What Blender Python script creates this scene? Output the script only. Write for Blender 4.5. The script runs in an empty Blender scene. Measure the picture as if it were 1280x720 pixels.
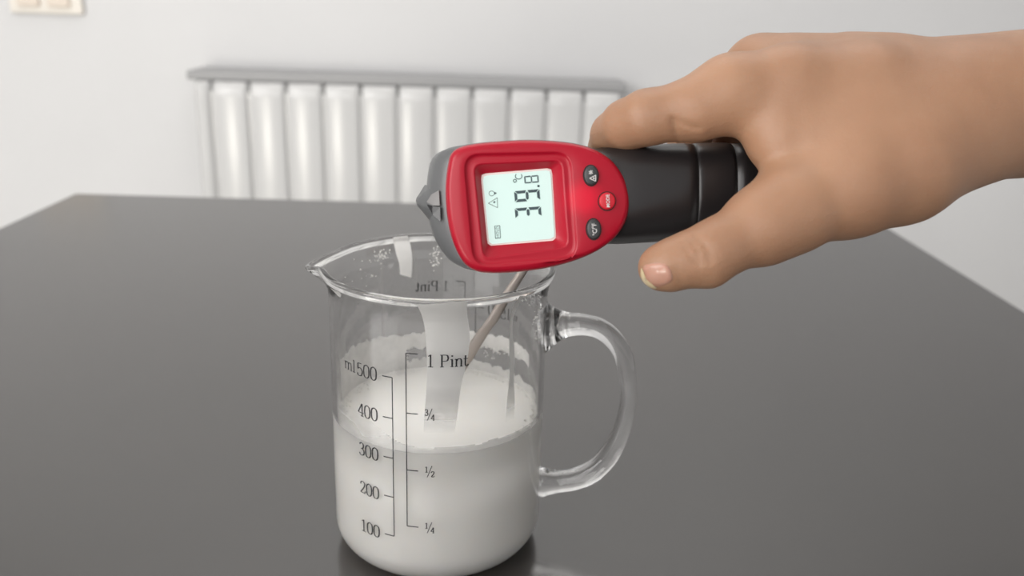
import bpy, bmesh, math, random
import numpy as np
from mathutils import Vector, Matrix
random.seed(4)

# ------------------------------------------------------------------ camera
S = 1.0541                      # beaker outer radius 44.8 mm
TZ = 0.75                       # table top height
F_PX, PITCH, ROLL, YAW = 1113.5, 0.3181, 0.0314, 0.0144
CAM = Vector((0.0237*S, -0.331*S, TZ + 0.2183*S))
cy, sy, cp, sp = math.cos(YAW), math.sin(YAW), math.cos(PITCH), math.sin(PITCH)
FW = Vector((sy*cp, cy*cp, -sp)); RT0 = Vector((cy, -sy, 0)); UP0 = RT0.cross(FW)
RT = RT0*math.cos(ROLL) + UP0*math.sin(ROLL); UP = -RT0*math.sin(ROLL) + UP0*math.cos(ROLL)
scn = bpy.context.scene
cd = bpy.data.cameras.new('camera'); cam = bpy.data.objects.new('camera', cd)
scn.collection.objects.link(cam); scn.camera = cam
M = Matrix((RT, UP, -FW)).transposed().to_4x4(); M.translation = CAM; cam.matrix_world = M
cd.sensor_width = 36; cd.lens = F_PX/1280*36; cd.clip_start = 0.01
cd.dof.use_dof = True; cd.dof.focus_distance = 0.315; cd.dof.aperture_fstop = 11.0

# ------------------------------------------------------------------ light
w = bpy.data.worlds.new('daylight'); scn.world = w; w.use_nodes = True
w.node_tree.nodes['Background'].inputs[0].default_value = (1.0, 0.99, 0.985, 1)
w.node_tree.nodes['Background'].inputs[1].default_value = 1.0
def area(name, loc, target, sx, sy_, power, col=(1, .98, .96)):
    l = bpy.data.lights.new(name, 'AREA'); l.shape = 'RECTANGLE'; l.size = sx; l.size_y = sy_
    l.energy = power; l.color = col
    o = bpy.data.objects.new(name, l); scn.collection.objects.link(o)
    o.location = loc; o.rotation_euler = (Vector(target)-Vector(loc)).to_track_quat('-Z', 'Y').to_euler()
    return o
area('window_daylight', (-1.8, -1.25, 1.75), (0.1, 0.5, 0.8), 1.3, 1.5, 52)
area('ceiling_daylight', (0.1, 0.75, 2.42), (0.1, 0.7, 0), 1.8, 1.2, 19)
area('rear_fill_light', (-.7, -2.1, 1.75), (0, .1, .85), 1.5, 1.1, 22)  # added fill behind the camera to brighten the milk and its streaks
area('radiator_glint_light', (-1.48, -2.1, .36), (-.48, 1.5, .5), .8, .5, 34, (1, .96, .86))  # added low light, placed for the bright reflection on the radiator
vs = scn.view_settings
vs.view_transform = 'Standard'; vs.look = 'None'; vs.gamma = 1.0; vs.exposure = -0.52
vs.use_curve_mapping = False
cy_ = scn.cycles
cy_.max_bounces = 14; cy_.transmission_bounces = 12; cy_.transparent_max_bounces = 12
cy_.glossy_bounces = 6; cy_.diffuse_bounces = 4; cy_.sample_clamp_indirect = 6

# ------------------------------------------------------------------ helpers
def P(px, py, z):
    return CAM + FW*z + RT*((px-640)/F_PX*z) - UP*((py-360)/F_PX*z)
def on_plane(px, py, pt, n):
    d = P(px, py, 1.0) - CAM; n = Vector(n)
    return CAM + d*((Vector(pt)-CAM).dot(n)/d.dot(n))
def obj(name, me, mat=None, parent=None, smooth=True):
    if isinstance(me, bmesh.types.BMesh):
        b = me; me = bpy.data.meshes.new(name); b.to_mesh(me); b.free()
    o = bpy.data.objects.new(name, me); scn.collection.objects.link(o)
    if mat is not None: me.materials.append(mat)
    if smooth:
        me.shade_smooth()
    if parent is not None: o.parent = parent
    return o
def pydata(name, v, f, mat=None, parent=None, smooth=True):
    me = bpy.data.meshes.new(name); me.from_pydata([tuple(p) for p in v], [], [tuple(q) for q in f]); me.update()
    return obj(name, me, mat, parent, smooth)
def thing(name, label, cat, group=None):
    o = bpy.data.objects.new(name, None); scn.collection.objects.link(o); o.empty_display_size = .02
    o['label'] = label; o['category'] = cat
    if group: o['group'] = group
    return o
def fixnorm(o):
    bm = bmesh.new(); bm.from_mesh(o.data); bmesh.ops.recalc_face_normals(bm, faces=bm.faces); bm.to_mesh(o.data); bm.free()
    return o
def bevel(o, wd, seg=2, ang=0.6):
    m = o.modifiers.new('bevel', 'BEVEL'); m.width = wd; m.segments = seg; m.limit_method = 'ANGLE'; m.angle_limit = ang
    return o
def box(name, lo, hi, mat, parent=None, bv=0, smooth=False):
    bm = bmesh.new(); bmesh.ops.create_cube(bm, size=1)
    for v in bm.verts:
        v.co = Vector([(lo[i]+hi[i])/2 + v.co[i]*(hi[i]-lo[i]) for i in range(3)])
    o = obj(name, bm, mat, parent, smooth)
    if bv: bevel(o, bv, 3)
    return o
def loft(rings, close=True, caps=True):
    n = len(rings[0]); v = [p for r in rings for p in r]; f = []
    for k in range(len(rings)-1):
        for i in range(n if close else n-1):
            j = (i+1) % n
            f.append((k*n+i, k*n+j, (k+1)*n+j, (k+1)*n+i))
    if caps:
        f.append(tuple(range(n))[::-1]); f.append(tuple((len(rings)-1)*n+i for i in range(n)))
    return v, f
def catmull(pts, n=8, closed=False):
    pts = [np.array(p, float) for p in pts]; out = []
    m = len(pts); rng = range(m) if closed else range(m-1)
    for i in rng:
        g = (lambda k: pts[k % m]) if closed else (lambda k: pts[max(0, min(m-1, k))])
        p0, p1, p2, p3 = g(i-1), g(i), g(i+1), g(i+2)
        for k in range(n):
            t = k/n
            out.append(.5*((2*p1)+(-p0+p2)*t+(2*p0-5*p1+4*p2-p3)*t*t+(-p0+3*p1-3*p2+p3)*t**3))
    if not closed: out.append(pts[-1])
    return out

# ------------------------------------------------------------------ materials
def mat(name, col, rough=.5, metal=0, **kw):
    m = bpy.data.materials.new(name); m.use_nodes = True
    b = m.node_tree.nodes['Principled BSDF']
    b.inputs['Base Color'].default_value = (*col, 1); b.inputs['Roughness'].default_value = rough
    b.inputs['Metallic'].default_value = metal
    for k, v in kw.items():
        b.inputs[k.replace('_', ' ')].default_value = v
    return m
def nodes(m): return m.node_tree.nodes, m.node_tree.links, m.node_tree.nodes['Principled BSDF']
def noise_col(m, c1, c2, scale, detail=4, lo=.35, hi=.65, coord='Object', stretch=None):
    n, l, b = nodes(m)
    tc = n.new('ShaderNodeTexCoord'); nz = n.new('ShaderNodeTexNoise'); cr = n.new('ShaderNodeValToRGB')
    nz.inputs['Scale'].default_value = scale; nz.inputs['Detail'].default_value = detail
    src = tc.outputs[coord]
    if stretch:
        mp = n.new('ShaderNodeMapping'); mp.inputs['Scale'].default_value = stretch
        l.new(src, mp.inputs['Vector']); src = mp.outputs['Vector']
    l.new(src, nz.inputs['Vector']); l.new(nz.outputs['Fac'], cr.inputs['Fac'])
    cr.color_ramp.elements[0].position = lo; cr.color_ramp.elements[1].position = hi
    cr.color_ramp.elements[0].color = (*c1, 1); cr.color_ramp.elements[1].color = (*c2, 1)
    l.new(cr.outputs['Color'], b.inputs['Base Color']); return nz, cr
def bump(m, scale, strength, dist=.001, detail=3, kind='noise', stretch=None):
    n, l, b = nodes(m)
    tc = n.new('ShaderNodeTexCoord')
    t = n.new('ShaderNodeTexNoise' if kind == 'noise' else 'ShaderNodeTexVoronoi')
    t.inputs['Scale'].default_value = scale
    if kind == 'noise': t.inputs['Detail'].default_value = detail
    src = tc.outputs['Object']
    if stretch:
        mp = n.new('ShaderNodeMapping'); mp.inputs['Scale'].default_value = stretch
        l.new(src, mp.inputs['Vector']); src = mp.outputs['Vector']
    l.new(src, t.inputs['Vector'])
    bp = n.new('ShaderNodeBump'); bp.inputs['Strength'].default_value = strength; bp.inputs['Distance'].default_value = dist
    l.new(t.outputs[0], bp.inputs['Height'])
    if b.inputs['Normal'].links:
        l.new(b.inputs['Normal'].links[0].from_socket, bp.inputs['Normal'])
    l.new(bp.outputs['Normal'], b.inputs['Normal'])

M_wall = mat('wall_paint', (.72, .71, .70), .85); noise_col(M_wall, (.61, .61, .617), (.645, .645, .652), 1.2); bump(M_wall, 220, .08)
M_ceil = mat('ceiling_paint', (.8, .8, .79), .9); bump(M_ceil, 150, .05)
M_floor = mat('floor_tile', (.62, .61, .59), .35); noise_col(M_floor, (.58, .57, .55), (.66, .65, .63), 4)
M_skirt = mat('white_trim', (.78, .78, .77), .4); bump(M_skirt, 60, .02)
M_table = mat('table_laminate', (.012, .011, .011), .17, IOR=1.68, Specular_IOR_Level=1.0)
noise_col(M_table, (.013, .010, .009), (.018, .014, .012), 30, stretch=(1, 12, 1)); bump(M_table, 900, .05, .0004)
M_leg = mat('table_leg_metal', (.05, .05, .05), .4, .6); bump(M_leg, 300, .03)
M_rad = mat('radiator_enamel', (.55, .55, .55), .22); bump(M_rad, 40, .02)
M_radtop = mat('radiator_shade_grey', (.31, .31, .315), .5); bump(M_radtop, 80, .05)
M_switch = mat('switch_cream', (.72, .68, .62), .4); bump(M_switch, 50, .02)
M_rocker = mat('switch_rocker_beige', (.66, .58, .50), .4); bump(M_rocker, 50, .02)
M_glass = mat('borosilicate_glass', (1, 1, 1), 0.0, IOR=1.47, Transmission_Weight=1.0)
M_print = mat('black_print', (.012, .012, .014), .55); bump(M_print, 800, .02)
M_milk = mat('milk', (.90, .885, .85), .28, IOR=1.35, Subsurface_Weight=.25, Subsurface_Scale=.006); bump(M_milk, 60, .04, .0006)
M_milk.node_tree.nodes['Principled BSDF'].inputs['Subsurface Radius'].default_value = (1, .9, .75)
M_foam = mat('milk_foam', (.86, .85, .82), .3); bump(M_foam, 900, .05, .0002)
M_steel = mat('spoon_steel', (.36, .32, .295), .3, 1.0); bump(M_steel, 60, .05, stretch=(1, 1, 30))
def film_mat(name, trans, nscale=160, ramp=None, con=.4):
    m = mat(name, (.91, .90, .88), .4); n, l, b = nodes(m)
    out = [x for x in n if x.type == 'OUTPUT_MATERIAL'][0]
    tl = n.new('ShaderNodeBsdfTranslucent'); tl.inputs['Color'].default_value = (.86, .85, .82, 1)
    mx = n.new('ShaderNodeMixShader'); mx.inputs[0].default_value = .06
    l.new(b.outputs[0], mx.inputs[1]); l.new(tl.outputs[0], mx.inputs[2])
    tp = n.new('ShaderNodeBsdfTransparent'); m2 = n.new('ShaderNodeMixShader')
    tc = n.new('ShaderNodeTexCoord'); nz = n.new('ShaderNodeTexNoise'); nz.inputs['Scale'].default_value = nscale; nz.inputs['Detail'].default_value = 4
    l.new(tc.outputs['Object'], nz.inputs['Vector'])
    mr = n.new('ShaderNodeMapRange'); mr.inputs['From Min'].default_value = .35; mr.inputs['From Max'].default_value = .7
    mr.inputs['To Min'].default_value = trans*(1-con); mr.inputs['To Max'].default_value = trans*(1+con)
    l.new(nz.outputs['Fac'], mr.inputs['Value']); fac = mr.outputs[0]
    if ramp:      # the film thins out towards the milk
        sx_ = n.new('ShaderNodeSeparateXYZ'); l.new(tc.outputs['Object'], sx_.inputs[0])
        m3 = n.new('ShaderNodeMapRange'); m3.inputs['From Min'].default_value = ramp[0]; m3.inputs['From Max'].default_value = ramp[1]
        m3.inputs['To Min'].default_value = ramp[2]; m3.inputs['To Max'].default_value = ramp[3]; l.new(sx_.outputs['Z'], m3.inputs['Value'])
        ad = n.new('ShaderNodeMath'); ad.operation = 'ADD'; ad.use_clamp = True; l.new(fac, ad.inputs[0]); l.new(m3.outputs[0], ad.inputs[1]); fac = ad.outputs[0]
    l.new(fac, m2.inputs[0])
    l.new(mx.outputs[0], m2.inputs[1]); l.new(tp.outputs[0], m2.inputs[2]); l.new(m2.outputs[0], out.inputs['Surface'])
    return m
M_streak = film_mat('milk_streak_film', .04, 160, (TZ+.0705, TZ+.090, .96, 0))
M_band = film_mat('milk_band_film', .42, 60)
M_film = film_mat('milk_thin_film', .35, 35, (TZ+.061, TZ+.074, .15, .6), .4)
M_red = mat('red_plastic', (.36, .003, .018), .30, Specular_IOR_Level=.35); bump(M_red, 500, .04, .0003)
M_redb = mat('red_button_rubber', (.50, .006, .02), .45); bump(M_redb, 400, .05, .0003)
M_blackb = mat('dark_button_rubber', (.035, .037, .04), .4); bump(M_blackb, 400, .05, .0003)
M_shell = mat('charcoal_plastic', (.105, .108, .112), .34); bump(M_shell, 700, .06, .0003)
M_grip = mat('black_grip_plastic', (.018, .016, .017), .33); bump(M_grip, 600, .04, .0003)
M_seam = mat('seam_shadow_plastic', (.006, .005, .005), .6); bump(M_seam, 500, .03)
M_palegrey = mat('grey_facet_highlight', (.16, .155, .155), .4); bump(M_palegrey, 500, .05)  # pale grey of the sight facet and the painted grip highlights
M_sight = mat('glossy_black_sight', (.01, .01, .012), .12); bump(M_sight, 100, .01)
M_lens = mat('dark_lens', (.01, .01, .02), .05); bump(M_lens, 100, .01)
M_lcdink = mat('lcd_segments', (.035, .06, .07), .5); bump(M_lcdink, 100, .01)
M_lcdfaint = mat('lcd_faint_segments', (.20, .25, .25), .5); bump(M_lcdfaint, 100, .01)
M_whiteink = mat('white_button_print', (.62, .60, .60), .5); bump(M_whiteink, 100, .01)
M_lcd = mat('lcd_backlit', (.35, .42, .40), .25)
M_lcdrim = mat('lcd_pale_rim', (.75, .60, .58), .35); bump(M_lcdrim, 100, .01)
n, l, b = nodes(M_lcd)
tc = n.new('ShaderNodeTexCoord'); nz = n.new('ShaderNodeTexNoise'); nz.inputs['Scale'].default_value = 30; nz.inputs['Detail'].default_value = 1
cr = n.new('ShaderNodeValToRGB'); cr.color_ramp.elements[0].color = (.50, .72, .66, 1); cr.color_ramp.elements[1].color = (.60, .77, .73, 1)
l.new(tc.outputs['Object'], nz.inputs['Vector']); l.new(nz.outputs['Fac'], cr.inputs['Fac']); l.new(cr.outputs['Color'], b.inputs['Emission Color'])
b.inputs['Emission Strength'].default_value = .85
# skin
M_skin = mat('skin', (.45, .25, .16), .5, Subsurface_Weight=.22, Subsurface_Scale=.006)
nodes(M_skin)[2].inputs['Subsurface Radius'].default_value = (1, .35, .2)
noise_col(M_skin, (.280, .147, .086), (.352, .194, .115), 26, 5, .3, .7)
bump(M_skin, 1300, .12, .0004, kind='voronoi'); bump(M_skin, 170, .22, .0008, 5, stretch=(1, 1, 2.2))
M_nail = mat('nail', (.42, .225, .165), .22, Subsurface_Weight=.15, Subsurface_Scale=.003); bump(M_nail, 200, .03)
M_nailtip = mat('nail_free_edge', (.55, .44, .27), .3); bump(M_nailtip, 200, .03)

# ------------------------------------------------------------------ room
YW = 1.62                      # wall face
def struct(o): o['kind'] = 'structure'; return o
struct(box('floor', (-2.6, -2.2, -.05), (2.8, YW+.1, 0), M_floor))
struct(box('wall_back', (-2.6, YW, 0), (2.8, YW+.1, 2.6), M_wall))
struct(box('wall_left', (-2.7, -2.2, 0), (-2.6, YW+.1, 2.6), M_wall))
struct(box('wall_right', (2.8, -2.2, 0), (2.9, YW+.1, 2.6), M_wall))
struct(box('ceiling', (-2.6, -2.2, 2.6), (2.8, YW+.1, 2.7), M_ceil))
struct(box('baseboard_back', (-2.6, YW-.015, 0), (2.8, YW, .08), M_skirt, bv=.004))

# radiator ---------------------------------------------------------
rad = thing('radiator', 'long white sectioned wall radiator with a grey shadow strip on top behind the table', 'radiator')
yf = YW-.125
def wx(px, py, y=yf): return on_plane(px, py, (0, y, 0), (0, 1, 0))
topz = wx(330, 104).z; botz = topz-.60
edges = [wx(266+46.2*k, 160+1.2*k).x for k in range(12)]
def section(x0, x1, name='section'):
    w_ = x1-x0; cx = (x0+x1)/2; prof = []
    g = .0009
    pts = [(-w_/2+g, .012), (-w_/2+g+.004, .003), (-w_/2+g+.008, 0), (0, -.003), (w_/2-g-.008, 0), (w_/2-g-.004, .003), (w_/2-g, .012), (w_/2-g, .085), (-w_/2+g, .085)]
    rings = []
    for (z, ins, dy) in [(botz, .003, .008), (botz+.012, .001, .002), (botz+.03, 0, 0), (topz-.03, 0, 0), (topz-.010, 0, .002), (topz, .001, .008)]:
        rings.append([Vector((cx+px_*(1-ins/(w_/2)), yf+min(max(py_, 0)+dy, .085) if py_ > -.001 else yf+dy+py_, z)) for px_, py_ in pts])
    v, f = loft(rings); o = fixnorm(pydata(name, v, f, M_rad, rad)); bevel(o, .002, 2, .5)
    return o
section(edges[0]-.036, edges[0], 'end_section')
for k in range(11): section(edges[k], edges[k+1])
box('back_panel', (edges[0]-.030, yf+.010, botz+.02), (edges[-1], yf+.08, topz-.02), M_rad, rad)
box('top_shade_strip', (edges[0]-.05, yf+.012, topz+.001), (edges[-1]+.01, yf+.112, topz+.020), M_radtop, rad, .004)  # grey strip built in place of the shadow line above the radiator
for x in (edges[1], edges[-2]):
    box('wall_bracket', (x-.015, yf+.08, topz-.12), (x+.015, YW-.001, topz-.09), M_rad, rad)
def cyl(name, a, b, r, m, parent, n=20, r2=None, caps=True):
    a, b = Vector(a), Vector(b); d = (b-a).normalized(); u = d.orthogonal().normalized(); v_ = d.cross(u)
    r2 = r if r2 is None else r2
    rr = [[p+(u*math.cos(2*math.pi*i/n)+v_*math.sin(2*math.pi*i/n))*q for i in range(n)] for p, q in ((a, r), (b, r2))]
    v, f = loft(rr, caps=caps); return bevel(fixnorm(pydata(name, v, f, m, parent)), min(r, r2)*.15, 2)
cyl('pipe', (edges[0]-.02, yf+.05, 0), (edges[0]-.02, yf+.05, botz+.03), .010, M_rad, rad)

# wall switch ------------------------------------------------------
sw = thing('wall_switch', 'cream double light switch on the wall at the upper left', 'light switch')
a = wx(13, 15, YW-.01); c = wx(104, 17, YW-.01)
zb = wx(55, 17, YW-.01).z
box('face_plate', (a.x, YW-.012, zb), (c.x, YW, zb+.09), M_switch, sw, .004)
for x0, x1 in ((22, 50), (60, 88)):
    p, q = wx(x0, 10, YW-.015), wx(x1, 10, YW-.015)
    box('rocker', (p.x, YW-.019, zb+.014), (q.x, YW-.008, zb+.078), M_rocker, sw, .003)

# table ------------------------------------------------------------
tb = thing('table', 'dark brown grey rectangular laminate table under the measuring jug', 'table')
XL, XR, YB, YFt = -0.4389*S, 0.4257*S, 0.6194*S, -0.62
box('tabletop', (XL, YFt, TZ-.028), (XR, YB, TZ), M_table, tb, .0025)
for x in (XL+.05, XR-.10):
    for y in (YFt+.05, YB-.10):
        box('leg', (x, y, 0), (x+.05, y+.05, TZ-.028), M_leg, tb, .003)
box('apron', (XL+.06, YFt+.06, TZ-.09), (XR-.06, YFt+.085, TZ-.028), M_leg, tb, .002)
box('apron', (XL+.06, YB-.085, TZ-.09), (XR-.06, YB-.06, TZ-.028), M_leg, tb, .002)
box('apron', (XL+.06, YFt+.085, TZ-.09), (XL+.085, YB-.085, TZ-.028), M_leg, tb, .002)
box('apron', (XR-.085, YFt+.085, TZ-.09), (XR-.06, YB-.085, TZ-.028), M_leg, tb, .002)

# ------------------------------------------------------------------ beaker
R = .0448; HR = .1191*S; RR = .0453*S; WT = .0019
bk = thing('measuring_jug', 'clear glass measuring jug with handle, spout and black ml and pint scales, half full', 'measuring jug')
T0 = math.radians(-93)
def lip(t, h):
    """outward push of the pouring lip"""
    d = math.atan2(math.sin(t-T0), math.cos(t-T0))
    g = math.exp(-(abs(d)/math.radians(10.5))**1.8)
    k = max(0, min(1, (h-(HR-.014))/.014)); k = k*k*(3-2*k)
    return g*k*.0078, -g*k*.0034
def bp(t, r, h):
    dr, dh = lip(t, h)
    return Vector(((r+dr)*math.sin(t), -(r+dr)*math.cos(t), TZ+h+dh))
def arc(cx, cz, r, a0, a1, n):
    return [(cx+r*math.cos(math.radians(a0+(a1-a0)*i/n)), cz+r*math.sin(math.radians(a0+(a1-a0)*i/n))) for i in range(n+1)]
FR = .0115
prof = [(0, .0012), (R-FR-.004, .0012), (R-FR-.001, .0006)] + arc(R-FR, FR, FR, -90, 0, 10)
br = .0014; FH = .010
def flare(h): return (RR-br-R+WT/2)*max(0, (h-(HR-FH-.003))/FH)**2.2
hs = [HR-.003-.00075*k for k in range(16)]
prof += [(R, h) for h in np.linspace(.0125, HR-.0160, 14)] + [(R+flare(h), h) for h in hs[::-1]]
prof += arc(RR-br, HR-br, br, -30, 190, 12)
prof += [(R-WT+flare(h), h) for h in hs] + [(R-WT, h) for h in np.linspace(HR-.0160, .0125, 14)]
FI = FR-WT+.001
prof += arc(R-WT-FI, FI+.0032, FI, 0, -90, 8) + [(0, .0032)]
NT = 192
def lathe(name, prof, m, parent, fn=bp, nt=NT, closed_ends=True):
    v = []; f = []; idx = []
    for (r, h) in prof:
        if r < 1e-6: idx.append([len(v)]*nt); v.append(fn(0, 0, h))
        else:
            idx.append(list(range(len(v), len(v)+nt))); v += [fn(2*math.pi*i/nt, r, h) for i in range(nt)]
    for k in range(len(prof)-1):
        A, B = idx[k], idx[k+1]
        for i in range(nt):
            j = (i+1) % nt; q = [A[i], A[j], B[j], B[i]]; u = []
            for e in q:
                if e not in u: u.append(e)
            if len(u) > 2: f.append(u)
    return fixnorm(pydata(name, v, f, m, parent))
lathe('glass_body', prof, M_glass, bk)
# glass handle: centre line traced in the radial plane on the right side
TH = math.radians(90)
def rz(px, py):
    p = on_plane(px, py, (0, 0, 0), (math.cos(TH-math.pi/2+0), 0, 0)) if False else on_plane(px, py, (0, 0, TZ), (0, 1, 0))
    return (p.x, p.z-TZ)
cl = [(681, 407, 35, 32), (689, 406.5, 28, 26), (698, 406, 21, 20), (710, 405.5, 15.5, 17), (728, 405.5, 13.5, 16), (748, 410, 13, 16), (765, 422, 12.5, 16), (778, 441, 12, 16), (784, 466, 11.5, 16), (786, 492, 10.5, 15),
      (782, 520, 11, 15), (773, 547, 12, 15), (760, 570, 13.5, 15), (742, 588, 14.5, 15), (720, 598, 15, 15), (700, 601, 15.5, 16), (688, 602, 17.5, 18), (678, 602, 21, 20)]
cl = catmull(cl, 5); rings = []
PXM = 1/ (F_PX/.372)
pts3 = [rz(c[0], c[1]) for c in cl]
for i, c in enumerate(cl):
    x, h = pts3[i]; a0 = pts3[max(0, i-1)]; a1 = pts3[min(len(cl)-1, i+1)]
    t = Vector((a1[0]-a0[0], a1[1]-a0[1])).normalized() if 0 < i < len(cl)-1 else Vector((1 if i == 0 else -1, 0))
    nrm = Vector((-t.y, t.x)); ra, rb = c[2]*PXM, c[3]*PXM*.88
    ring = []
    for k in range(28):
        q = 2*math.pi*k/28; cc, ss = math.cos(q), math.sin(q)
        e = .96
        u = math.copysign(abs(cc)**e, cc)*ra; v_ = math.copysign(abs(ss)**e, ss)*rb
        wall = math.sqrt(R*R-v_*v_)-.0004; X_ = x+nrm.x*u
        ring.append(Vector((wall if i in (0, len(cl)-1) else max(X_, wall+.00022*min(i, len(cl)-1-i)), v_, TZ+h+nrm.y*u)))
    rings.append(ring)
v, f = loft(rings); fixnorm(pydata('handle', v, f, M_glass, bk))

# --- printed scales: serif strokes wrapped onto the glass
G = {
 '0': (.52, [[(.25, 1), (.09, .86), (.05, .5), (.09, .14), (.25, 0), (.41, .14), (.45, .5), (.41, .86), (.25, 1)]]),
 '1': (.52, ['L', [(.26, 0), (.26, 1)], [(.26, .98), (.18, .9), (.09, .87)], [(.09, .015), (.43, .015)]]),
 '2': (.52, [[(.08, .74), (.10, .9), (.25, 1), (.40, .9), (.42, .72), (.32, .48), (.16, .22), (.06, .04)], 'L', [(.06, .05), (.42, .05), (.46, .24)]]),
 '3': (.52, [[(.08, .84), (.14, .96), (.26, 1), (.38, .9), (.38, .68), (.30, .56), (.18, .53)], [(.18, .53), (.34, .50), (.44, .32), (.40, .1), (.25, 0), (.11, .04), (.06, .18)]]),
 '4': (.52, ['L', [(.36, 0), (.36, 1)], [(.35, .99), (.03, .27)], [(.03, .27), (.49, .27)], [(.22, .015), (.48, .015)]]),
 '5': (.52, ['L', [(.11, .96), (.40, .96)], [(.11, .96), (.10, .52)], 'C', [(.10, .52), (.18, .61), (.30, .62), (.43, .46), (.44, .28), (.36, .06), (.22, 0), (.08, .06), (.06, .2)]]),
 'm': (.90, ['L', [(.14, 0), (.14, .62)], [(.14, .61), (.03, .58)], [(.05, .015), (.24, .015)], [(.36, .015), (.55, .015)], [(.67, .015), (.86, .015)], 'C', [(.14, .45), (.24, .6), (.36, .62), (.45, .5), (.45, 0)], [(.45, .45), (.55, .6), (.67, .62), (.76, .5), (.76, 0)]]),
 'n': (.60, ['L', [(.14, 0), (.14, .62)], [(.14, .61), (.03, .58)], [(.04, .015), (.24, .015)], [(.37, .015), (.57, .015)], 'C', [(.14, .44), (.24, .6), (.37, .62), (.47, .5), (.47, 0)]]),
 'l': (.30, ['L', [(.15, 0), (.15, 1.02)], [(.15, 1.01), (.04, .98)], [(.04, .015), (.26, .015)]]),
 'i': (.30, ['L', [(.15, 0), (.15, .62)], [(.15, .61), (.04, .58)], [(.04, .015), (.26, .015)], [(.15, .82), (.15, .93)]]),
 't': (.40, ['L', [(.03, .60), (.34, .60)], 'C', [(.16, .86), (.16, .5), (.16, .15), (.22, .01), (.32, .04), (.35, .16)]]),
 'P': (.70, ['L', [(.16, 0), (.16, .97)], [(.04, .97), (.34, .97)], [(.04, .015), (.29, .015)], [(.16, .47), (.36, .47)], 'C', [(.34, .97), (.52, .93), (.58, .72), (.52, .52), (.34, .47)]]),
 '/': (.30, ['L', [(-.10, -.12), (.40, 1.12)]]),
 ' ': (.34, []),
}
def wrap(s, h, off, rad_=None): 
    t = off + s/R; return Vector(((R+.00010)*math.sin(t), -(R+.00010)*math.cos(t), TZ+h))
def ribbon(V, Fc, pts, wfun, off):
    n_ = len(pts); base = len(V)
    for i, p in enumerate(pts):
        a_ = pts[max(0, i-1)]; b_ = pts[min(n_-1, i+1)]
        d = np.array(b_)-np.array(a_); L = max(1e-9, math.hypot(*d)); nx, ny = -d[1]/L, d[0]/L
        w_ = wfun(d/L)/2
        V.append(wrap(p[0]+nx*w_, p[1]+ny*w_, off)); V.append(wrap(p[0]-nx*w_, p[1]-ny*w_, off))
    for i in range(n_-1):
        q = base+2*i; Fc.append((q, q+1, q+3, q+2))
def text(V, Fc, s, x, h, size, sx, off, thick=.125, thin=.055):
    """x = left end in metres of arc, h = baseline; returns the end"""
    for ch in s:
        adv, strokes = G[ch]; curve = True
        for st in strokes:
            if st == 'L': curve = False; continue
            if st == 'C': curve = True; continue
            pts = catmull(st, 5) if curve else [np.array(st[0])*(1-k/4)+np.array(st[1])*(k/4) for k in range(5)] if len(st) == 2 else [np.array(p) for p in st]
            pts = [(x+p[0]*size*sx, h+p[1]*size) for p in pts]
            ribbon(V, Fc, pts, lambda d: size*(thin+(thick-thin)*abs(d[1])**1.3), off)
        x += adv*size*sx
    return x
def twidth(s, size, sx): return sum(G[c][0] for c in s)*size*sx
def seg(V, Fc, a_, b_, w_, off):
    n_ = 6; ribbon(V, Fc, [(a_[0]+(b_[0]-a_[0])*k/n_, a_[1]+(b_[1]-a_[1])*k/n_) for k in range(n_+1)], lambda d: w_, off)
def scale(base):
    V = []; Fc = []
    xm, xp = R*-.3272, R*-.2029; lw = .00042
    hm = [(h*S, s) for h, s in ((.0879, '500'), (.0718, '400'), (.0556, '300'), (.0393, '200'), (.0226, '100'))]
    seg(V, Fc, (xm, hm[0][0]), (xm, hm[-1][0]), lw, base)
    for h, s in hm:
        seg(V, Fc, (xm, h), (xm-.0042, h), lw, base)
        sz = .0054; sx = 1.22; tw = twidth(s, sz, sx)
        text(V, Fc, s, xm-.0064-tw, h-.0028, sz, sx, base)
        if s == '500': text(V, Fc, 'ml', xm-.0064-tw-.0082, h-.0024, sz*.92, 1.25, base)
    hp = [(h*S, s) for h, s in ((.098, '1 Pint'), (.0748, '34'), (.0518, '12'), (.0281, '14'))]
    seg(V, Fc, (xp, hp[0][0]), (xp, hp[-1][0]), lw, base)
    for h, s in hp:
        seg(V, Fc, (xp, h), (xp+.0045, h), lw, base)
        if s == '1 Pint': text(V, Fc, s, xp+.0078, h-.0050, .0050, 1.10, base)
        else:
            x = xp+.0070
            text(V, Fc, s[0], x, h-.0004, .0025, 1.15, base, .16, .10); text(V, Fc, '/', x+.0014, h-.0020, .0040, .9, base, .075, .06)
            text(V, Fc, s[1], x+.0024, h-.0024, .0025, 1.15, base, .16, .10)
    return V, Fc
v, f = scale(0); fs_ = pydata('front_scale', v, f, M_print, bk, False); fs_['label'] = 'black ml and pint scale on the near side'
v, f = scale(math.pi); bs_ = pydata('rear_scale', v, f, M_print, bk, False); bs_['label'] = 'same scale on the far side, seen mirrored through the glass'

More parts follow.
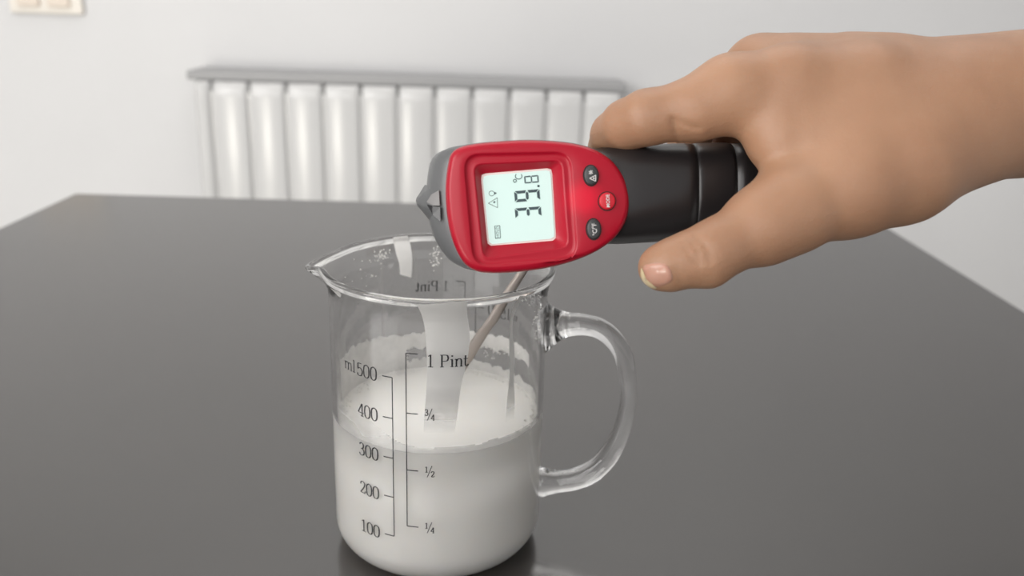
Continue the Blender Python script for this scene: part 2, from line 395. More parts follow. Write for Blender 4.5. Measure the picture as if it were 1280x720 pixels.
# --- milk residue on the inner wall
RI = R-WT
def inwall(t, h, off=.0003):
    dr, dh = lip(t, h); r = RI-off+dr+flare(h)
    return Vector((r*math.sin(t), -r*math.cos(t), TZ+h+dh))
def cyl_hit(px, py, far=False, r=None):
    """pixel -> (t, h) on the inner wall"""
    r = r or RI
    d = P(px, py, 1.0)-CAM; A = d.x**2+d.y**2; B = 2*(CAM.x*d.x+CAM.y*d.y); C = CAM.x**2+CAM.y**2-r*r
    D = math.sqrt(max(0, B*B-4*A*C)); s_ = (-B+(D if far else -D))/(2*A); q = CAM+d*s_
    return math.atan2(q.x, -q.y), q.z-TZ
def streak(name, left, right, far, mt, nrow=40, ncol=8, thick=.00035, label=None):
    """left/right: pixel outlines from top to bottom"""
    L = [cyl_hit(*p, far) for p in left]; Rr_ = [cyl_hit(*p, far) for p in right]
    if far:
        fx = lambda q: (q[0] % (2*math.pi), q[1]); L = [fx(q) for q in L]; Rr_ = [fx(q) for q in Rr_]
    m_ = max(2, nrow//(len(L)-1)); L = catmull(L, m_); Rr_ = catmull(Rr_, m_)
    n_ = min(len(L), len(Rr_)); V = []; Fc = []
    for side in (0, 1):
        for i in range(n_):
            for j in range(ncol+1):
                u = j/ncol; t = L[i][0]*(1-u)+Rr_[i][0]*u; h = min(L[i][1]*(1-u)+Rr_[i][1]*u, HR-.0012)
                e = math.sin(math.pi*u)**.5 if 0 < u < 1 else 0
                V.append(inwall(t, h, .00025*e+.00008 if side else -.00025))
    o_ = n_*(ncol+1)
    for i in range(n_-1):
        for j in range(ncol):
            a_ = i*(ncol+1)+j
            Fc.append((a_, a_+1, a_+ncol+2, a_+ncol+1)); Fc.append((o_+a_, o_+a_+ncol+1, o_+a_+ncol+2, o_+a_+1))
    o = fixnorm(pydata(name, V, Fc, mt, bk))
    if label: o['label'] = label
    return o
streak('milk_streak', [(520, 376), (524, 378), (530, 400), (533, 430), (534, 460), (533, 490), (531, 515), (530, 540)],
       [(580, 373), (583, 392), (586, 412), (586, 430), (582, 455), (576, 480), (572, 510), (568, 540)], False, M_streak, label='broad milk streak down the near wall')
streak('milk_streak', [(496, 292), (495, 305), (496, 318), (499, 330), (500, 343)],
       [(508, 291), (513, 300), (515, 318), (515, 335), (514, 347)], True, M_streak, label='short milk streak below the far rim')
streak('milk_streak', [(641, 366), (638, 380), (636, 400), (635, 420), (635, 440), (635, 470), (632, 500), (630, 530)],
       [(646, 366), (642, 380), (639, 400), (639, 420), (641, 440), (640, 470), (641, 500), (640, 530)], False, M_streak, ncol=4, label='thin milk drip line near the handle')
streak('milk_streak', [(423, 357), (426, 362), (430, 368)], [(434, 362), (434, 366), (432, 369)], False, M_streak, nrow=8, ncol=4, label='tiny milk drop under the rim near the spout')
# far-wall film band left by the earlier, higher milk level
def hash2(a_, b_): return (math.sin(a_*12.9898+b_*78.233)*43758.5453) % 1
def vnoise(x, y):
    xi, yi = math.floor(x), math.floor(y); fx, fy = x-xi, y-yi; fx = fx*fx*(3-2*fx); fy = fy*fy*(3-2*fy)
    g = lambda a_, b_: hash2(xi+a_, yi+b_)
    return (g(0, 0)*(1-fx)+g(1, 0)*fx)*(1-fy)+(g(0, 1)*(1-fx)+g(1, 1)*fx)*fy
HM = .0572*S+.0004
def band(name, keep, mt, t0, t1, h0, h1, nt_=260, nh=46, off=.00012):
    V = []; Fc = []; ix = {}
    def vi(i, j):
        if (i, j) not in ix:
            ix[(i, j)] = len(V); V.append(inwall(t0+(t1-t0)*i/nt_, h0+(h1-h0)*j/nh, off))
        return ix[(i, j)]
    for i in range(nt_):
        for j in range(nh):
            if keep(t0+(t1-t0)*(i+.5)/nt_, h0+(h1-h0)*(j+.5)/nh): Fc.append((vi(i, j), vi(i+1, j), vi(i+1, j+1), vi(i, j+1)))
    o = pydata(name, V, Fc, mt, bk); m = o.modifiers.new('solidify', 'SOLIDIFY'); m.thickness = .00015; m.offset = 0
    return o
def top_edge(t):
    return .0795 + .0012*math.sin(t*3+1) + .0010*(vnoise(t*22, 3)-.5)*2
def keep_band(t, h):
    te = top_edge(t)
    if h > te: return False
    d = math.degrees(t); lo = te-.0070-.0012*(vnoise(t*10, 9)-.5)*2
    if h > lo: return True
    return d > 203+3*vnoise(h*900, 4)
band('milk_film', keep_band, M_band, math.radians(112), math.radians(268), HM-.001, .083)['label'] = 'band of dried milk round the far wall'
def keep_thin(t, h):
    return h < HM+.0030+.0028*vnoise(t*26, 2)
tf = band('thin_milk_film', keep_thin, M_band, math.radians(95), math.radians(215), HM-.001, .083, off=.00016)
tf['label'] = 'uneven wet edge just above the milk surface'
def keep_front(t, h):
    k = max(0, min(1, (-math.degrees(t)-10)/35)); return h < HM+.0035+.0095*k*k*(3-2*k)+.0012*(vnoise(t*9, 1)-.5)
ff = band('thin_milk_film', keep_front, M_film, math.radians(-88), math.radians(88), HM-.001, .083, off=.00016)
ff['label'] = 'hazy wet film on the near wall just above the milk'
# droplets on the far wall: tiny, uncountable
bm = bmesh.new()
for (cx, cy2, sx_, sy_, n_, far) in [(476, 320, 13, 9, 46, True), (545, 322, 7, 15, 34, True), (625, 440, 24, 7, 44, True), (655, 365, 14, 12, 30, False), (668, 400, 5, 30, 26, False), (455, 345, 20, 22, 16, True)]:
    for _ in range(n_):
        t, h = cyl_hit(random.gauss(cx, sx_*.5), random.gauss(cy2, sy_*.5), far)
        r_ = random.uniform(.00012, .00042)
        mtx = Matrix.Translation(inwall(t, min(h, HR-.003), .0001)) @ Matrix.Diagonal((r_, r_, r_*random.uniform(.8, 1.4), 1))
        bmesh.ops.create_icosphere(bm, subdivisions=1, radius=1, matrix=mtx)
o = obj('droplets', bm, M_foam, bk); o['kind'] = 'stuff'; o['label'] = 'scattered small droplets on the inner wall'

# milk -------------------------------------------------------------
mk = thing('milk', 'white frothy milk filling the lower half of the glass jug', 'milk')
RMk = RI+.0002
mp = [(0, .0030)] + arc(RMk-FI, FI+.0030, FI, -90, 0, 8) + [(RMk, .03), (RMk, HM+.0009), (RMk-.0006, HM+.0002), (RMk-.0018, HM-.0002), (RMk*.7, HM-.0004), (RMk*.35, HM-.0004), (0, HM-.0004)]
def mfn(t, r, h): return Vector((r*math.sin(t), -r*math.cos(t), TZ+h))
lathe('milk_body', mp, M_milk, mk, mfn, 120)
bm = bmesh.new()
for k in range(900):
    t = random.uniform(0, 2*math.pi); back = math.cos(t) < 0
    w_ = abs(random.gauss(0, .0022 if back else .0016)); r_ = random.uniform(.00018, .00045) if back else random.uniform(.0002, .0008)
    if random.random() < .35 and not (math.cos(t) > .3): continue
    q = mfn(t, RI-.0005-w_, HM-.0002+random.uniform(0, .0006)*(1 if w_ > .001 else 2))
    bmesh.ops.create_icosphere(bm, subdivisions=1, radius=1, matrix=Matrix.Translation(q) @ Matrix.Diagonal((r_, r_, r_*.8, 1)))
o = obj('foam_bubbles', bm, M_foam, mk); o['kind'] = 'stuff'

# spoon ------------------------------------------------------------
sn = thing('spoon', 'flat steel spoon handle leaning in the milk against the far rim', 'spoon')
A = on_plane(562, 480, (0, 0, TZ+HM), (0, 0, 1)); B = on_plane(671, 312, (0, 0, TZ+HR+.003), (0, 0, 1))
d = (B-A).normalized(); view = (CAM-A).normalized(); sd = d.cross(view).normalized(); nn = sd.cross(d).normalized()
C0 = A - d*.050; C1 = B + d*.022; L = (C1-C0).length
rings = []
for k in range(30):
    s_ = k/29; q = C0.lerp(C1, s_); hw = .0026-.0010*max(0, min(1, (s_-.45)/.4))
    if s_ > .97: hw *= .6
    th_ = .0006
    rings.append([q+sd*(hw*math.cos(a_))+nn*(th_*math.sin(a_)) for a_ in [2*math.pi*i/16 for i in range(16)]])
v, f = loft(rings); fixnorm(pydata('spoon_handle', v, f, M_steel, sn))
bm = bmesh.new(); bmesh.ops.create_uvsphere(bm, u_segments=20, v_segments=12, radius=1)
bmesh.ops.transform(bm, verts=bm.verts, matrix=Matrix.Translation(C0+d*.002) @ Matrix((sd, d, nn)).transposed().to_4x4() @ Matrix.Diagonal((.0065, .010, .002, 1)))
obj('spoon_bowl', bm, M_steel, sn)

# ------------------------------------------------------------------ infrared thermometer
th = thing('infrared_thermometer', 'red and black handheld infrared thermometer with lit display held over the jug', 'thermometer')
ZP = .282
PC = P(675, 257, ZP)
# plate frame: u along the plate to the grip, v across, n out of the face
to_cam = (CAM-PC).normalized()
nP = (to_cam + RT*.10 + UP*.05).normalized()
uP = (RT*math.cos(math.radians(5)) + UP*math.sin(math.radians(5))); uP = (uP-nP*uP.dot(nP)).normalized(); vP = nP.cross(uP)
def PL(px, py, off=0.0):
    """pixel on the face plane, lifted along its normal"""
    return on_plane(px, py, PC, nP) + nP*off
def star(poly, c, n_=120, k=0.0, rot=0):
    """resample a smooth closed pixel outline by angle round c, inset by k px"""
    pp = catmull(poly, 8, True); out = []
    an = np.array([math.atan2(p[1]-c[1], p[0]-c[0]) for p in pp]); rr = np.array([math.hypot(p[0]-c[0], p[1]-c[1]) for p in pp])
    o_ = np.argsort(an); an, rr = an[o_], rr[o_]; an = np.concatenate([an-2*math.pi, an, an+2*math.pi]); rr = np.concatenate([rr]*3)
    for i in range(n_):
        t = -math.pi+2*math.pi*i/n_; r_ = np.interp(t, an, rr)-k
        out.append((c[0]+r_*math.cos(t), c[1]+r_*math.sin(t)))
    return out
def rquad(c, rad_=.12, n_=5):
    """rounded quad outline points from 4 corners"""
    out = []
    for i in range(4):
        p0, p1, p2 = np.array(c[i-1], float), np.array(c[i], float), np.array(c[(i+1) % 4], float)
        a_ = p1+(p0-p1)*rad_; b_ = p1+(p2-p1)*rad_
        m_ = np.array(p2)*0 + p1
        prev = p1+(p0-p1)*.5
        out.append(prev*.5+a_*.5)
        for k in range(n_):
            t = k/(n_-1); out.append(a_*(1-t)**2+2*m_*t*(1-t)+b_*t*t)
        out.append((p1+(p2-p1)*.5)*.5+b_*.5)
        out.append(p1+(p2-p1)*.5)
    return out
OUT = [(560, 205), (564, 191), (574, 183), (592, 178.5), (620, 175.5), (660, 173.5), (700, 175.5), (728, 180), (750, 188), (767, 200), (779, 216), (786, 233), (789, 252), (786, 271), (778, 288), (764, 303), (742, 317), (712, 328.5), (678, 336.5), (640, 341), (608, 341.5), (591, 337), (579, 327), (569, 309), (562, 287), (558, 260), (557, 230)]
RA = rquad([(579, 193), (713, 190), (722, 323), (592, 333)], .16)
RB = rquad([(592, 205), (703, 200), (711, 309), (604, 323)], .10)
RL = rquad([(601.5, 216.5), (691, 209), (696.5, 300), (610.5, 307)], .06)
RL2 = rquad([(603.5, 218.5), (689.5, 211), (695, 298), (612, 305.5)], .06)
cc = (650, 258)
def ring(poly, k, off): return [PL(x, y, off) for x, y in star(poly, cc, 160, k)]
rings = [ring(OUT, 1.5, -.008), ring(OUT, 0, -.0065), ring(OUT, 0, -.0035), ring(OUT, 1.2, -.0016), ring(OUT, 4, -.0005), ring(OUT, 8, 0),
         ring(RA, -2, .0001), ring(RA, -.3, 0.0), ring(RA, .8, -.0007), ring(RA, 5.5, -.0010), ring(RB, -2, -.0006), ring(RB, 0, -.0006), ring(RB, 1.5, -.0012),
         ring(RL, 0, -.0036)]
v, f = loft(rings, caps=False); fp = fixnorm(pydata('face_plate', v, f, M_red, th))
n, l, b = nodes(M_red)      # emission painted into the red plastic for backlight leaking between display and MODE button
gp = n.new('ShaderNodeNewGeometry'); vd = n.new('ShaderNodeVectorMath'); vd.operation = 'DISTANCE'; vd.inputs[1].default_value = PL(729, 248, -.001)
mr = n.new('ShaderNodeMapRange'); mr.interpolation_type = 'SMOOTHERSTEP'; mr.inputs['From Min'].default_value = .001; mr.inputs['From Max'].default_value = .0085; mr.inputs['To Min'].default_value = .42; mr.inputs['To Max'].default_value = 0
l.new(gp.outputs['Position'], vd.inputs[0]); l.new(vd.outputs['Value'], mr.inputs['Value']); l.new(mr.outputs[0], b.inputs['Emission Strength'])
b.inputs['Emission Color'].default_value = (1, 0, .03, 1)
# flush fill under the display so the shell is closed
pl_ = [PL(x, y, -.0035) for x, y in star(RL, cc, 80, -.4)]; pydata('display_rim', pl_, [tuple(range(80))[::-1]], M_lcdrim, th, False)
q_ = star(RL2, cc, 80, .2); scr = thing_scr = pydata('display', [PL(x, y, -.0032) for x, y in q_]+[PL(x, y, -.0036) for x, y in q_], [tuple(range(80))[::-1]]+[(i, (i+1) % 80, 80+(i+1) % 80, 80+i) for i in range(80)], M_lcd, th, False)
fixnorm(scr)
def polyset(name, polys, off, mt, parent, thick=.00008):
    V = []; Fc = []
    for p in polys:
        b0 = len(V); V += [PL(x, y, off) for x, y in p]; Fc.append(tuple(range(b0, b0+len(p))))
    o = pydata(name, V, Fc, mt, parent, False); m = o.modifiers.new('solid', 'SOLIDIFY'); m.thickness = thick; m.offset = 0
    return o
# 7-segment: local glyph frame a (reading, image up) and b (glyph up, image left)
ea = np.array((-.085, -1.0)); eb = np.array((-1.0, .085))      # pixel directions
def segpoly(o_, W, H, t, which, sl=.0):
    g = t*.22
    def q(a_, b_): return tuple(np.array(o_)+ea*(a_+b_*sl)+eb*b_)
    m_ = H/2
    S_ = {'a': [(g, H), (W-g, H), (W-t, H-t), (t, H-t)], 'd': [(g, 0), (W-g, 0), (W-t, t), (t, t)],
          'g': [(g+t*.3, m_), (t, m_+t/2), (W-t, m_+t/2), (W-g-t*.3, m_), (W-t, m_-t/2), (t, m_-t/2)],
          'b': [(W, H-g), (W, m_+g), (W-t, m_+t*.7), (W-t, H-t-g)], 'c': [(W, m_-g), (W, g), (W-t, t+g), (W-t, m_-t*.7)],
          'f': [(0, H-g), (0, m_+g), (t, m_+t*.7), (t, H-t-g)], 'e': [(0, m_-g), (0, g), (t, t+g), (t, m_-t*.7)]}
    return [[q(*p) for p in S_[k]] for k in which]
OFF = -.0031
polys = segpoly((678.3, 270.0), 12.8, 33, 3.6, 'abcdg', .0) + segpoly((676.6, 249.5), 14, 32, 3.5, 'abcdfg')
polys += segpoly((674.8, 227.0), 9.3, 18, 1.6, 'abcdefg')
dx, dy = 674.3, 231.6; polys.append([(dx-1.4, dy-1.4), (dx+1.4, dy-1.4), (dx+1.4, dy+1.4), (dx-1.4, dy+1.4)])
polyset('display_digits', polys, OFF, M_lcdink, scr)
def strokes_px(lines, w_):
    out = []
    for ln in lines:
        for i in range(len(ln)-1):
            p, q = np.array(ln[i], float), np.array(ln[i+1], float); d_ = (q-p)/max(1e-6, np.linalg.norm(q-p)); nrm = np.array((-d_[1], d_[0]))*w_/2; e = d_*w_*.3
            out.append([tuple(p-e+nrm), tuple(q+e+nrm), tuple(q+e-nrm), tuple(p-e-nrm)])
    return out
def circ_px(c, rx, ry=None, a0=0, a1=360, n_=12):
    ry = ry or rx; return [(c[0]+rx*math.cos(math.radians(a0+(a1-a0)*i/n_)), c[1]+ry*math.sin(math.radians(a0+(a1-a0)*i/n_))) for i in range(n_+1)]
icons = strokes_px([circ_px((644.5, 225), 1.9), circ_px((649.2, 219.3), 4.2, 3.6, -40, 220)], .9)
polyset('display_unit', icons, OFF, M_lcdink, scr)
icons = strokes_px([[(611, 253.5), (622, 246.5), (622.5, 259), (611, 253.5)], circ_px((615, 241), 3.2, 3.2, 40, 320), [(618, 239.2), (621, 240.8), (618, 242.4)]], .8)
polyset('display_laser_icon', icons, OFF, M_lcdfaint, scr)
polyset('display_laser_dot', [circ_px((618.5, 252), 1.3, n_=9)[:-1]] + [[(618, 238.7), (621.5, 240.6), (618.3, 242.6)]], OFF, M_lcdink, scr)
hb = [(619, 282.3), (625.3, 281.7), (626.3, 297.2), (620, 297.9), (619, 282.3)]
polyset('display_hold_frame', strokes_px([hb], .75), OFF, M_lcdink, scr)
def fontmesh(name, s, c, size, mt, parent, off, ang, tracking=1.0, xs=1.0, bold=0.0):
    """flat text in the built-in font laid on the face; ang in degrees, image space, counter-clockwise"""
    cu = bpy.data.curves.new(name, 'FONT'); cu.body = s; cu.size = 1; cu.align_x = 'CENTER'; cu.align_y = 'CENTER'; cu.space_character = tracking; cu.offset = bold
    cu.resolution_u = 3
    to = bpy.data.objects.new(name, cu); scn.collection.objects.link(to)
    dg = bpy.context.evaluated_depsgraph_get(); me = bpy.data.meshes.new_from_object(to.evaluated_get(dg))
    bpy.data.objects.remove(to); a_ = math.radians(ang)
    for vtx in me.vertices:
        x, y = vtx.co.x*size*xs, vtx.co.y*size
        px = c[0]+x*math.cos(a_)-y*math.sin(a_); py = c[1]-(x*math.sin(a_)+y*math.cos(a_))
        vtx.co = PL(px, py, off)
    me.name = name; me.materials.clear(); return obj(name, me, mt, parent, False)
fontmesh('display_hold_text', 'HOLD', (622.6, 289.9), 5.0, M_lcdink, scr, OFF+.00005, 95, 1.05, .98, 0)
# buttons
def button(name, c, rx, ry, rot, mt, hgt=.0013):
    rings = []
    a_ = math.radians(rot)
    for k, off in ((1.18, -.0004), (1.0, -.0002), (1.0, hgt*.6), (.93, hgt*.9), (.8, hgt), (.4, hgt*1.08), (.05, hgt*1.1)):
        rg = []
        for i in range(36):
            t = 2*math.pi*i/36; x, y = rx*k*math.cos(t), ry*k*math.sin(t)
            rg.append(PL(c[0]+x*math.cos(a_)-y*math.sin(a_), c[1]+x*math.sin(a_)+y*math.cos(a_), off))
        rings.append(rg)
    v, f = loft(rings[1:]); o = fixnorm(pydata(name, v, f, mt, th))
    # recessed dark gap round the button
    t0, t1 = [], []
    for i in range(36):
        t = 2*math.pi*i/36
        for lst, k in ((t0, 1.12), (t1, .98)):
            x, y = rx*k*math.cos(t), ry*k*math.sin(t); lst.append(PL(c[0]+x*math.cos(a_)-y*math.sin(a_), c[1]+x*math.sin(a_)+y*math.cos(a_), .00018))
    g, gf = loft([t0, t1], caps=False); pydata('button_gap', g, gf, M_seam, o, False)
    return o
b1 = button('laser_button', (738.5, 219.5), 9.0, 12.3, -3, M_blackb); b1['label'] = 'dark oval button with a light and laser symbol'
b2 = button('mode_button', (758.6, 251.5), 10.3, 11.0, 0, M_redb); b2['label'] = 'round red button reading MODE'
b3 = button('unit_button', (741.8, 286.5), 8.8, 12.5, -3, M_blackb); b3['label'] = 'dark oval button reading °C/°F'
BO = .0017
fontmesh('button_text', 'MODE', (759.0, 251.5), 6.2, M_whiteink, b2, BO, 93, 1.0, .92, .015)
fontmesh('button_text', '°C/°F', (742.4, 287.0), 8.0, M_whiteink, b3, BO, 95, .95, .9, .01)
ic = strokes_px([[(736, 223.5), (743.5, 219.5), (743.5, 227), (736, 223.5)], [(735.2, 214.8), (739.8, 217.2)], [(735.4, 217.8), (739.4, 214.2)], [(737.5, 213.6), (737.5, 218.4)]], 1.0) + [circ_px((741.2, 223.4), 1.2, n_=8)[:-1], circ_px((737.4, 216), 1.6, n_=8)[:-1]]
polyset('button_symbol', ic, BO, M_whiteink, b1)

# shell behind the plate: slices given as outlines at increasing depth (barrel points away, down into the jug)
def hull(dx_l, cx, cyy, shx, sc_):
    pts = []
    for (x, y) in OUT:
        X, Y = cx+(x-cx)*sc_, cyy+(y-cyy)*sc_
        if x < cx: X -= dx_l*min(1, ((cx-x)/100))**.6
        pts.append((X+shx, Y))
    return pts
sl = []
for (z, dl, shx, s_) in [(.2865, -2, 0, .985), (.2885, 9, 0, .98), (.2905, 19, 0, .965), (.2945, 28, -1, .93), (.301, 33, -2, .89), (.310, 34, -5, .85), (.325, 26, -12, .78), (.340, 15, -24, .68), (.352, 8, -32, .58)]:
    q = hull(dl, 660, 255, shx, s_); q = [(min(x, 757), y) for x, y in q]
    q = star(q, (640, 255), 96); sl.append([P(x, y, z) for x, y in q])
v, f = loft(sl); body = fixnorm(pydata('body_shell', v, f, M_shell, th)); body['label'] = 'charcoal housing behind the red face'
# lens barrel at the far end
c0 = sum((Vector(p) for p in sl[-1]), Vector())/96; ax = (P(612, 265, .362)-P(625, 262, .340)).normalized()
cyl('lens_barrel', c0-ax*.006, c0+ax*.008, .0145, M_grip, th, 36, .0135); cyl('lens', c0+ax*.0075, c0+ax*.0085, .0085, M_lens, th, 28)
# sight ridge on the top of the housing (seen at the left)
zs = .300
tip, tb_, tu = P(519.5, 252, .297), P(549, 281, .291), P(549, 236, .291)
rg0 = [P(531, 230, .2975), P(541, 233, .292), P(550, 237, .2895), P(552, 256, .289), P(552, 279, .2895), P(545, 279, .2925), P(537, 276, .298), P(537, 256, .312)]
rg1 = [P(522, 245, .3), P(527, 243, .2955), P(536, 246, .2915), P(538, 254, .2905), P(538, 262, .2915), P(531, 263, .2955), P(524, 260, .2995), P(523, 253, .308)]
rg2 = [P(519.8, 249, .3), P(520.3, 248, .299), P(522, 248.5, .2975), P(523, 252, .297), P(522.5, 256, .2975), P(521, 256.5, .299), P(520, 255.5, .3), P(520, 252, .303)]
v, f = loft([rg0, rg1, rg2]); sg = fixnorm(pydata('sight_ridge', v, f, M_shell, th)); bevel(sg, .0005, 2, .3)
def tri(name, pts, mt, thick=.0004):
    o = pydata(name, pts, [tuple(range(len(pts)))], mt, sg, False); m = o.modifiers.new('s', 'SOLIDIFY'); m.thickness = thick; m.offset = 0; return o
tri('sight_facet', [P(533.5, 252.5, .2902), P(540, 243, .2893), P(549, 238, .2880), P(550, 257, .2876), P(541, 257, .2888)], M_palegrey)
tri('sight_notch', [P(534, 255.5, .2900), P(541, 258, .2885), P(550.5, 259, .2873), P(551, 277, .2876), P(541, 268, .2888)], M_sight)

# grip: rounded section swept from the body into the palm
gc = [(728, 246, .3005, 56, .0135), (765, 244.5, .3005, 60.5, .0155), (800, 243, .3015, 60.5, .0160), (850, 240.5, .3045, 60, .0160), (862, 240, .3055, 59.5, .0160), (905, 237, .3095, 57, .0158), (950, 236, .3145, 55, .0155), (1000, 234, .3205, 52, .0150), (1045, 230, .3255, 48, .0140), (1068, 228, .3280, 44, .0125), (1073, 228, .3285, 38, .0105)]
def gring(px, py, z, hp, dz, k=1.0, n_=48):
    c = P(px, py, z); rv = hp*z/F_PX*k; rd = dz*k; out = []
    for i in range(n_):
        t = 2*math.pi*i/n_; a_, b_ = math.cos(t), math.sin(t); e = .78
        out.append(c+UP*(math.copysign(abs(a_)**e, a_)*rv)+FW*(math.copysign(abs(b_)**e, b_)*rd))
    return out
gcs = catmull(gc, 6)
def gat(px):
    xs = [g[0] for g in gcs]; return [float(np.interp(px, xs, [g[k] for g in gcs])) for k in range(5)]
def gpart(name, x0, x1, mt, k=1.0, n_=12, parent=None):
    rgs = []
    for i in range(n_+1):
        x = x0+(x1-x0)*i/n_; kk = k*(.985 if i in (0, n_) else 1.0); rgs.append(gring(*gat(x)[:5], kk))
    v, f = loft(rgs); return fixnorm(pydata(name, v, f, mt, parent or th))
gpart('grip_neck', 728, 861, M_grip); gpart('grip_band', 862.2, 907, M_grip); gpart('grip_tail', 908.4, 1072, M_grip)
gpart('grip_core', 740, 1060, M_seam, .975)
# seam and painted highlight lines: thin tubes lying on the grip surface facing the camera
def tube_on_grip(name, pts, r, mt, lift=0.0):
    V = []; rgs = []
    P3 = []
    for (px, py) in catmull(pts, 5):
        g = gat(px); yy = (py-g[1])/g[3]; yy = max(-.98, min(.98, yy))
        b_ = (1-abs(yy)**(1/.78*2))**.5 if abs(yy) < 1 else 0
        a_ = abs(yy)**(1/.78); b_ = max(0, 1-a_*a_)**.5; dz_ = (b_**.78)*g[4]
        P3.append(P(px, py, g[2]-dz_-lift))
    for i, p in enumerate(P3):
        d_ = (P3[min(len(P3)-1, i+1)]-P3[max(0, i-1)]).normalized(); u_ = d_.orthogonal().normalized(); w2 = d_.cross(u_)
        rgs.append([p+(u_*math.cos(t)+w2*math.sin(t))*r for t in [k*math.pi/3 for k in range(6)]])
    v, f = loft(rgs); return fixnorm(pydata(name, v, f, mt, th))
tube_on_grip('seam', [(795, 247), (860, 241), (905, 236.5), (938, 234)], .00018, M_seam)
tube_on_grip('highlight_line', [(879, 190), (884, 205), (888, 222), (890, 240), (890, 252)], .00028, M_palegrey, -.0001)
tube_on_grip('highlight_line', [(928, 210), (930, 222), (931.5, 236)], .00028, M_palegrey, -.0001)
# trigger on the far side of the grip
v, f = loft([[P(x, 225+10*math.sin(a_), z+.004*math.cos(a_)) for a_ in [k*math.pi/5 for k in range(10)]] for x, z in ((745, .318), (760, .3215), (778, .3205), (790, .3185))])
fixnorm(pydata('trigger', v, f, M_red, th))

# ------------------------------------------------------------------ hand
hd = thing('hand', 'bare right hand and forearm from the right gripping the red and black thermometer', 'hand')
def cs(px, py, z): return np.array(((px-640)/F_PX*z, -(py-360)/F_PX*z, z))
X0, X1, Y0, Y1, Z0, Z1, HS = .018, .335, -.008, .108, .240, .392, .00110
gx, gy, gz = np.meshgrid(np.arange(X0, X1, HS, dtype=np.float32), np.arange(Y0, Y1, HS, dtype=np.float32), np.arange(Z0, Z1, HS, dtype=np.float32), indexing='ij')
def cone(a_, b_, X=None):
    """a_, b_ = (px, py, z, radius in mm)"""
    x, y, z = X if X is not None else (gx, gy, gz)
    A_, B_ = cs(*a_[:3]).astype(np.float32), cs(*b_[:3]).astype(np.float32); ba = B_-A_; L2 = float(ba@ba)
    h = np.clip(((x-A_[0])*ba[0]+(y-A_[1])*ba[1]+(z-A_[2])*ba[2])/L2, 0, 1)
    return np.sqrt((x-A_[0]-h*ba[0])**2+(y-A_[1]-h*ba[1])**2+(z-A_[2]-h*ba[2])**2)-(a_[3]+(b_[3]-a_[3])*h)*.001
def smin(a_, b_, k):
    h = np.maximum(k-np.abs(a_-b_), 0)/k; return np.minimum(a_, b_)-h*h*k*.25
def chain(pts, k=.002, X=None):
    d_ = None
    for i in range(len(pts)-1):
        c = cone(pts[i], pts[i+1], X); d_ = c if d_ is None else smin(d_, c, k)
    return d_
def hand_sdf(X=None):
    palm = None
    for pts, k in [
        ([(1700, 60, .325, 31), (1420, 108, .312, 27), (1285, 127, .303, 22.8), (1200, 130, .300, 19.5)], .004),
        ([(1700, 60, .345, 29), (1420, 108, .332, 24), (1285, 127, .323, 21.0), (1200, 130, .320, 18)], .004),
        ([(1215, 124, .296, 17.5), (1080, 112, .288, 14.5), (985, 110, .285, 13.2), (912, 115, .284, 11.2)], .004),
        ([(1215, 120, .312, 18), (1080, 103, .309, 14.5), (950, 90, .309, 12.4)], .004),
        ([(1225, 130, .330, 17), (1100, 112, .330, 13), (1000, 104, .329, 11.5)], .004),
        ([(1235, 140, .345, 15), (1130, 125, .350, 12), (1050, 118, .347, 10.5)], .004),
        ([(1260, 140, .300, 20.5), (1205, 158, .294, 19.4), (1120, 202, .284, 19.6), (1060, 229, .279, 16.6), (985, 264, .274, 12.0), (955, 280, .272, 10.8)], .005),
        ([(1110, 101, .300, 13), (1000, 93, .299, 11.6)], .004),
        ([(1160, 160, .290, 17), (1060, 165, .284, 14.5), (975, 172, .282, 11.0)], .005),
        ([(1200, 175, .335, 14), (1120, 180, .345, 13), (1060, 170, .350, 10)], .005)]:
        c = chain(pts, k, X); palm = c if palm is None else smin(palm, c, .010)
    thumb = chain([(985, 264, .274, 11.6), (950, 284, .2715, 10.6), (900, 309, .2685, 8.9), (880, 320, .2675, 8.7), (858, 325, .2672, 7.7), (834, 333, .2675, 7.2), (824, 335, .2680, 6.2)], .003, X)
    index = chain([(915, 117, .284, 11.0), (870, 136, .2840, 9.9), (808, 147, .286, 8.5), (783, 156, .292, 7.8), (767, 168, .300, 7.2), (759, 184, .308, 6.8)], .003, X)
    mid = chain([(950, 90, .309, 11.8), (900, 122, .328, 9.4), (868, 150, .3385, 8.6), (858, 195, .345, 8.0), (872, 232, .3425, 7.2)], .002, X)
    rng = chain([(1000, 104, .329, 11), (950, 128, .343, 9), (915, 160, .350, 8.4), (908, 205, .353, 7.8), (925, 240, .3490, 7.0)], .002, X)
    pky = chain([(1050, 118, .347, 10), (1005, 140, .357, 8), (972, 175, .360, 7.4), (968, 215, .3595, 6.8), (985, 245, .356, 6.2)], .002, X)
    fg = smin(smin(mid, rng, .0012), pky, .0012)
    d_ = smin(palm, thumb, .006); d_ = smin(d_, index, .006); d_ = smin(d_, fg, .004)
    # tendon/knuckle bumps and creases
    d_ = smin(d_, cone((1058, 58, .302, 2.4), (1068, 59, .302, 2.4), X), .005)
    d_ = smin(d_, cone((888, 338, .267, 4.2), (878, 335, .267, 4.0), X), .004)
    # the grip pressed into the palm
    for a_, b_ in (((740, 244, .3010, 14.8), (860, 241, .3055, 15.0)), ((860, 241, .3055, 15.0), (1060, 230, .327, 13.0))):
        c = cone(a_, b_, X); d_ = -smin(-d_, c, .002)
    return d_
F = hand_sdf()
